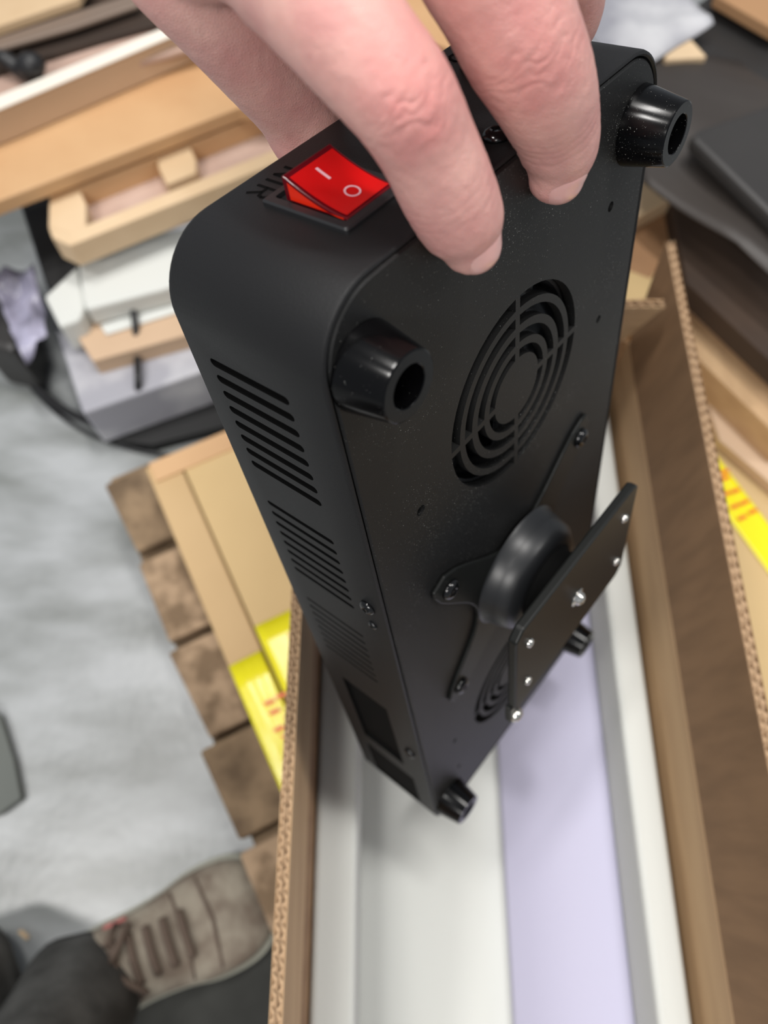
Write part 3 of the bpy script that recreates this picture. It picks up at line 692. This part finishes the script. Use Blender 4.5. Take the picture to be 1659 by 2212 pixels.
bm.faces.new(rings[0]); bm.faces.new(rings[-1])
shoe = obj('sneaker', bm, M['shoe'], leg, True)
bm = bmesh.new(); rim = []
ss = spline([(s[0], s[1] + .005) for s in secs], 4)
out = [heel + ax * ((t - .0) * SL * 1.01) + sd * w_ for t, w_ in ss] + [heel + ax * ((t - .0) * SL * 1.01) - sd * w_ for t, w_ in ss[::-1]]
prism(bm, [Vector((p.x, p.y, .024)) for p in out], (0, 0, -.024)); obj('sole', bm, M['sole'], shoe, bevel=.004)
def onshoe(t, s, up=.004):
    for (a0, w0, h0, _), (a1, w1, h1, _) in zip(secs, secs[1:]):
        if a0 <= t <= a1:
            k = (t - a0) / (a1 - a0); hw = w0 + (w1 - w0) * k; ht = h0 + (h1 - h0) * k; break
    an = math.pi / 2 - s * 1.1; p = heel + ax * (t * SL) + sd * (math.cos(an) * hw); p.z = .018 + (ht - .018) * (.5 + .5 * math.sin(an) ** .8) + up; return p
for i in range(5):
    t = .34 + .07 * i; s_ = .55 - .03 * i
    bm = bmesh.new(); tube(bm, [onshoe(t, s_ * (k / 4 - 1), .004) if k <= 8 else None for k in range(0, 9)][:9], .0042, 8)
    tag(obj('lace', bm, M['lace'], shoe, True))
for s_ in (-1, 1):
    bm = bmesh.new(); tube(bm, [onshoe(.33, s_ * .1, .008), onshoe(.38, s_ * .35, .016), onshoe(.42, s_ * .75, .012), onshoe(.36, s_ * .95, .004), onshoe(.33, s_ * .5, .012)], .0035, 8)
    obj('lace', bm, M['lace'], shoe, True)
bm = bmesh.new(); tube(bm, [onshoe(.30 + .05 * k, 1.05 * (1 - .03 * k), .002) for k in range(3)], .003, 6); obj('red_stitch', bm, M['shoered'], shoe, True)
for k, t in enumerate((.62, .74)):
    bm = bmesh.new(); tube(bm, [onshoe(t - .03 * abs(j / 4 - 1), .95 * (j / 4 - 1), .0008) for j in range(9)], .0018, 6); obj('seam', bm, M['lace'], shoe, True)
# trouser legs
def trouser(cpx, cpy, r, name, seed, z0=.075):
    base = at(cpx, cpy, .13); bm = bmesh.new(); rings = []; NK = 40; NZ = 26
    for i in range(NZ + 1):
        t = i / NZ; z = z0 + t * .42; ctr = Vector((base.x + .07 * t, base.y - .11 * t, z)); rad = r * (1 + .05 * (1 - t) ** 3 + .06 * t)
        ring = []
        for k in range(NK):
            an = 2 * math.pi * k / NK; f = 1 + .10 * noise.noise(Vector((math.cos(an) * 1.6, math.sin(an) * 1.6, z * 9 + seed))) + .03 * math.sin(an * 5 + z * 20)
            ring.append(bm.verts.new(ctr + Vector((math.cos(an), math.sin(an), 0)) * rad * f))
        rings.append(ring)
    for a_, b_ in zip(rings, rings[1:]):
        for i in range(NK): bm.faces.new((a_[i], a_[(i + 1) % NK], b_[(i + 1) % NK], b_[i]))
    bm.faces.new(rings[0][::-1]); bm.faces.new(rings[-1])
    return obj(name, bm, M['denim'], leg, True)
trouser(112, 2200, .057, 'trouser_leg', 1.0); trouser(-165, 2180, .060, 'trouser_leg', 5.0)
# ================================================================== HAND
hand = empty('person', deep(760, -150, .165)); tag(hand, 'person reaching in from above, only the hand gripping the panel in view', 'person')
def chain(pts):
    """pts (px, py, depth, radius in pixels) -> list of (Vector, radius)"""
    return [(deep(a, b, d), r * d / F) for a, b, d, r in pts]
FA = chain([(560, -190, .170, 170), (640, -90, .160, 170), (702, 8, .155, 145), (786, 115, .155, 130), (866, 213, .158, 120), (922, 315, .167, 108), (966, 412, .177, 104), (1000, 485, .186, 92), (1017, 528, .1905, 66)])
FBc = chain([(985, -230, .165, 160), (1030, -110, .165, 148), (1082, -8, .170, 138), (1125, 90, .177, 131), (1168, 180, .186, 116), (1196, 262, .198, 98), (1206, 325, .207, 84), (1200, 378, .213, 62)])
FC_ = chain([(1150, -220, .185, 120), (1200, -120, .19, 100), (1232, -30, .205, 78), (1228, 45, .217, 66), (1205, 88, .224, 54)])
TH_ = chain([(330, -250, .19, 190), (385, -110, .19, 150), (468, 14, .20, 118), (556, 120, .215, 106), (634, 222, .232, 92), (672, 300, .243, 84), (690, 352, .249, 62)])
PALM = [chain([(330, -260, .19, 190), (560, -260, .18, 220), (800, -330, .175, 260), (1000, -330, .175, 230), (1150, -300, .185, 170)]),
        chain([(560, -190, .17, 190), (760, -420, .19, 300), (800, -700, .23, 330)]),
        chain([(985, -260, .165, 170), (880, -420, .19, 300), (820, -700, .23, 320)]),
        chain([(430, -160, .18, 150), (560, -210, .172, 170), (700, -260, .17, 200)]),
        chain([(800, -600, .23, 330), (820, -900, .28, 300), (830, -1050, .31, 290)])]
bm = bmesh.new()
def limb(ch, n=8, NK=44, tipcap=True, flat=.92):
    pts = spline([(p.x, p.y, p.z, r) for p, r in ch], n)
    P = [Vector(q[:3]) for q in pts]; R = [q[3] for q in pts]
    # hemispherical tip
    d = (P[-1] - P[-3]).normalized(); base, rb = P[-1], R[-1]
    for k in range(1, 7):
        a = math.radians(15 * k); P.append(base + d * rb * math.sin(a) * .95); R.append(max(rb * math.cos(a), .0003))
    d0 = (P[0] - P[2]).normalized(); base, rb = P[0], R[0]; PP, RR = [], []
    for k in range(5, 0, -1):
        a = math.radians(17 * k); PP.append(base + d0 * rb * math.sin(a)); RR.append(rb * math.cos(a))
    P, R = PP + P, RR + R
    tube(bm, P, R, NK)
for ch in [FA, FBc, FC_, TH_] + PALM: limb(ch)
hb = obj('hand', bm, M['skin'], hand, True)
rm = hb.modifiers.new('r', 'REMESH'); rm.mode = 'VOXEL'; rm.voxel_size = .00095
sm = hb.modifiers.new('s', 'SMOOTH'); sm.factor = .5; sm.iterations = 9
dg = bpy.context.evaluated_depsgraph_get(); me = bpy.data.meshes.new_from_object(hb.evaluated_get(dg)); hb.modifiers.clear(); hb.data = me
def near_joint(c):
    return any((c - ch[i][0]).length < ch[i][1] * 1.9 for ch, i in ((FA, 4), (FBc, 3), (FA, 6), (FBc, 5)))
bmh = bmesh.new(); bmh.from_mesh(me)
fs = [f for f in bmh.faces if near_joint(f.calc_center_median())]; es = list({e for f in fs for e in f.edges})
bmesh.ops.subdivide_edges(bmh, edges=es, cuts=1, use_grid_fill=True, smooth=0)
bmh.to_mesh(me); bmh.free()
inv = wm(hb)
# knuckle creases, displacement and flushed colour
def frame(ch, i):
    p = ch[i][0]; d = (ch[i + 1][0] - ch[i - 1][0]).normalized(); view = (p - Vector((0, 0, CAMZ))).normalized()
    s = d.cross(view).normalized(); dn = s.cross(d).normalized()
    if dn.dot(view) > 0: dn = -dn
    return p, d, s, dn, ch[i][1]
KN = [(frame(FA, 4), 1.0), (frame(FBc, 3), .9)]
DIPS = [(frame(FA, 6), .22), (frame(FBc, 5), .45)]
fl = me.attributes.new('flush', 'FLOAT', 'POINT')
tips = [FA[-1][0], FBc[-1][0]]
me.update(); nrm = [v.normal.copy() for v in me.vertices]
for v in me.vertices:
    co = inv @ v.co; nn = nrm[v.index]; disp = 0; red = .10 + .20 * noise.noise(co * 45)
    for (p, d, s, dn, r), amp in KN:
        q = co - p
        if q.length > r * 2.6: continue
        a, b, c_ = q.dot(d) / r, q.dot(s) / r, q.dot(dn) / r
        if c_ < -.1: continue
        fall = math.exp(-(a / .85) ** 4) * math.exp(-(b / .85) ** 4)
        # transverse folds that bow around the joint
        bow = a * (1 + .0) + (.32 * b * b) * (1 if a > 0 else -1)
        wob = .30 * noise.noise(Vector((b * 2.0, a * 2.4, 7))) + .10 * noise.noise(Vector((b * 6, a * 5, 2)))
        gr = 0
        for c0, dep in ((-.62, .5), (-.34, .75), (-.12, 1.0), (.10, .85), (.36, .9), (.62, .5)):
            u = (bow + wob - c0) / .055; gr += dep * math.exp(-u * u) * (.6 + .8 * noise.noise(Vector((b * 3.1, a * 2 + c0 * 9, 5))))
        ob = (b * .7 + a * .6 + .15 * noise.noise(Vector((a * 3, b * 3, 1))) + .05) / .05
        gr += .5 * math.exp(-ob * ob) * math.exp(-(a * a + b * b) / .2)
        disp += amp * fall * (-.00036 * gr + .0006 * math.exp(-(a * a * 1.5 + b * b * 2)))
        red += .38 * amp * math.exp(-(a * a * .8 + b * b * 1.2)) * (.8 + .4 * noise.noise(co * 240))
    for (p, d, s, dn, r), amp in DIPS:
        q = co - p
        if q.length > r * 2.2: continue
        a, b, c_ = q.dot(d) / r, q.dot(s) / r, q.dot(dn) / r
        if c_ < -.2: continue
        fall = math.exp(-(a / .6) ** 4) * math.exp(-(b / 1.0) ** 6); bow = a + .18 * b * b + .10 * noise.noise(Vector((b * 2, a * 2, 3)))
        for c0 in (-.42, -.2, .02, .25):
            u = (bow - c0) / .05; disp -= amp * .00024 * fall * math.exp(-u * u)
    # long faint folds everywhere
    disp += .00010 * noise.noise(Vector((co.x * 380, co.y * 700, co.z * 380)))
    v.co = v.co + nn * disp
    fl.data[v.index].value = min(1, max(0, red))
for p in me.polygons: p.use_smooth = True
# fingernails: patches of the finger surface lifted by a fraction of a millimetre
from mathutils.bvhtree import BVHTree
bvh = BVHTree.FromPolygons([v.co.copy() for v in me.vertices], [tuple(p.vertices) for p in me.polygons])
def nail(cpx, cpy, dep, hw, hl, ang, toward):
    """oval nail plate laid on the finger surface; ang = direction across the nail in the picture, toward = share of the normal facing up at the viewer"""
    ctr = deep(cpx, cpy, dep); vw = ray(cpx, cpy).normalized()
    u = (deep(cpx + math.cos(ang) * 50, cpy + math.sin(ang) * 50, dep) - ctr).normalized()
    o_ = vw.cross(u).normalized()
    if o_.dot(deep(cpx + 40, cpy + 40, dep) - ctr) < 0: o_ = -o_
    nN = (o_ - vw * toward).normalized(); u = (u - nN * u.dot(nN)).normalized(); l = nN.cross(u).normalized()
    bmn = bmesh.new(); rows = []; NR, NT = 8, 40
    def hit(a, b, k):
        p0 = ctr + u * a + l * b + nN * .02; h = bvh.ray_cast(p0, -nN)
        q = h[0] if h[0] is not None and h[3] < .024 else bvh.find_nearest(ctr + u * a * .9 + l * b * .9 - nN * .002)[0]
        return q + nN * (.00055 - .0009 * k ** 6)
    for i in range(1, NR + 1):
        k = i / NR; ring = []
        for j in range(NT):
            t = 2 * math.pi * j / NT; cx, cy = math.cos(t), math.sin(t)
            a = math.copysign(abs(cx) ** .8, cx) * hw * k; b = math.copysign(abs(cy) ** .8, cy) * hl * k
            ring.append(bmn.verts.new(hit(a, b, k)))
        rows.append(ring)
    c0 = bmn.verts.new(hit(0, 0, 0))
    for j in range(NT): bmn.faces.new((c0, rows[0][j], rows[0][(j + 1) % NT]))
    for p, q in zip(rows, rows[1:]):
        for j in range(NT): bmn.faces.new((p[j], q[j], q[(j + 1) % NT], p[(j + 1) % NT]))
    obj('fingernail', bmn, M['nail'], hb, True)
nail(1047, 543, .190, .0070, .0066, math.radians(-47), .50)
nail(1220, 402, .212, .0068, .0064, math.radians(-47), .50)
# sleeve just outside the frame
bm = bmesh.new(); sl = chain([(820, -930, .29, 330), (835, -1150, .34, 345), (850, -1500, .42, 360)]); pts = spline([(p.x, p.y, p.z, r) for p, r in sl], 8)
tube(bm, [Vector(q[:3]) for q in pts], [q[3] * (1 + .03 * math.sin(i * 1.7)) for i, q in enumerate(pts)], 32); obj('sleeve', bm, M['denim'], hand, True)
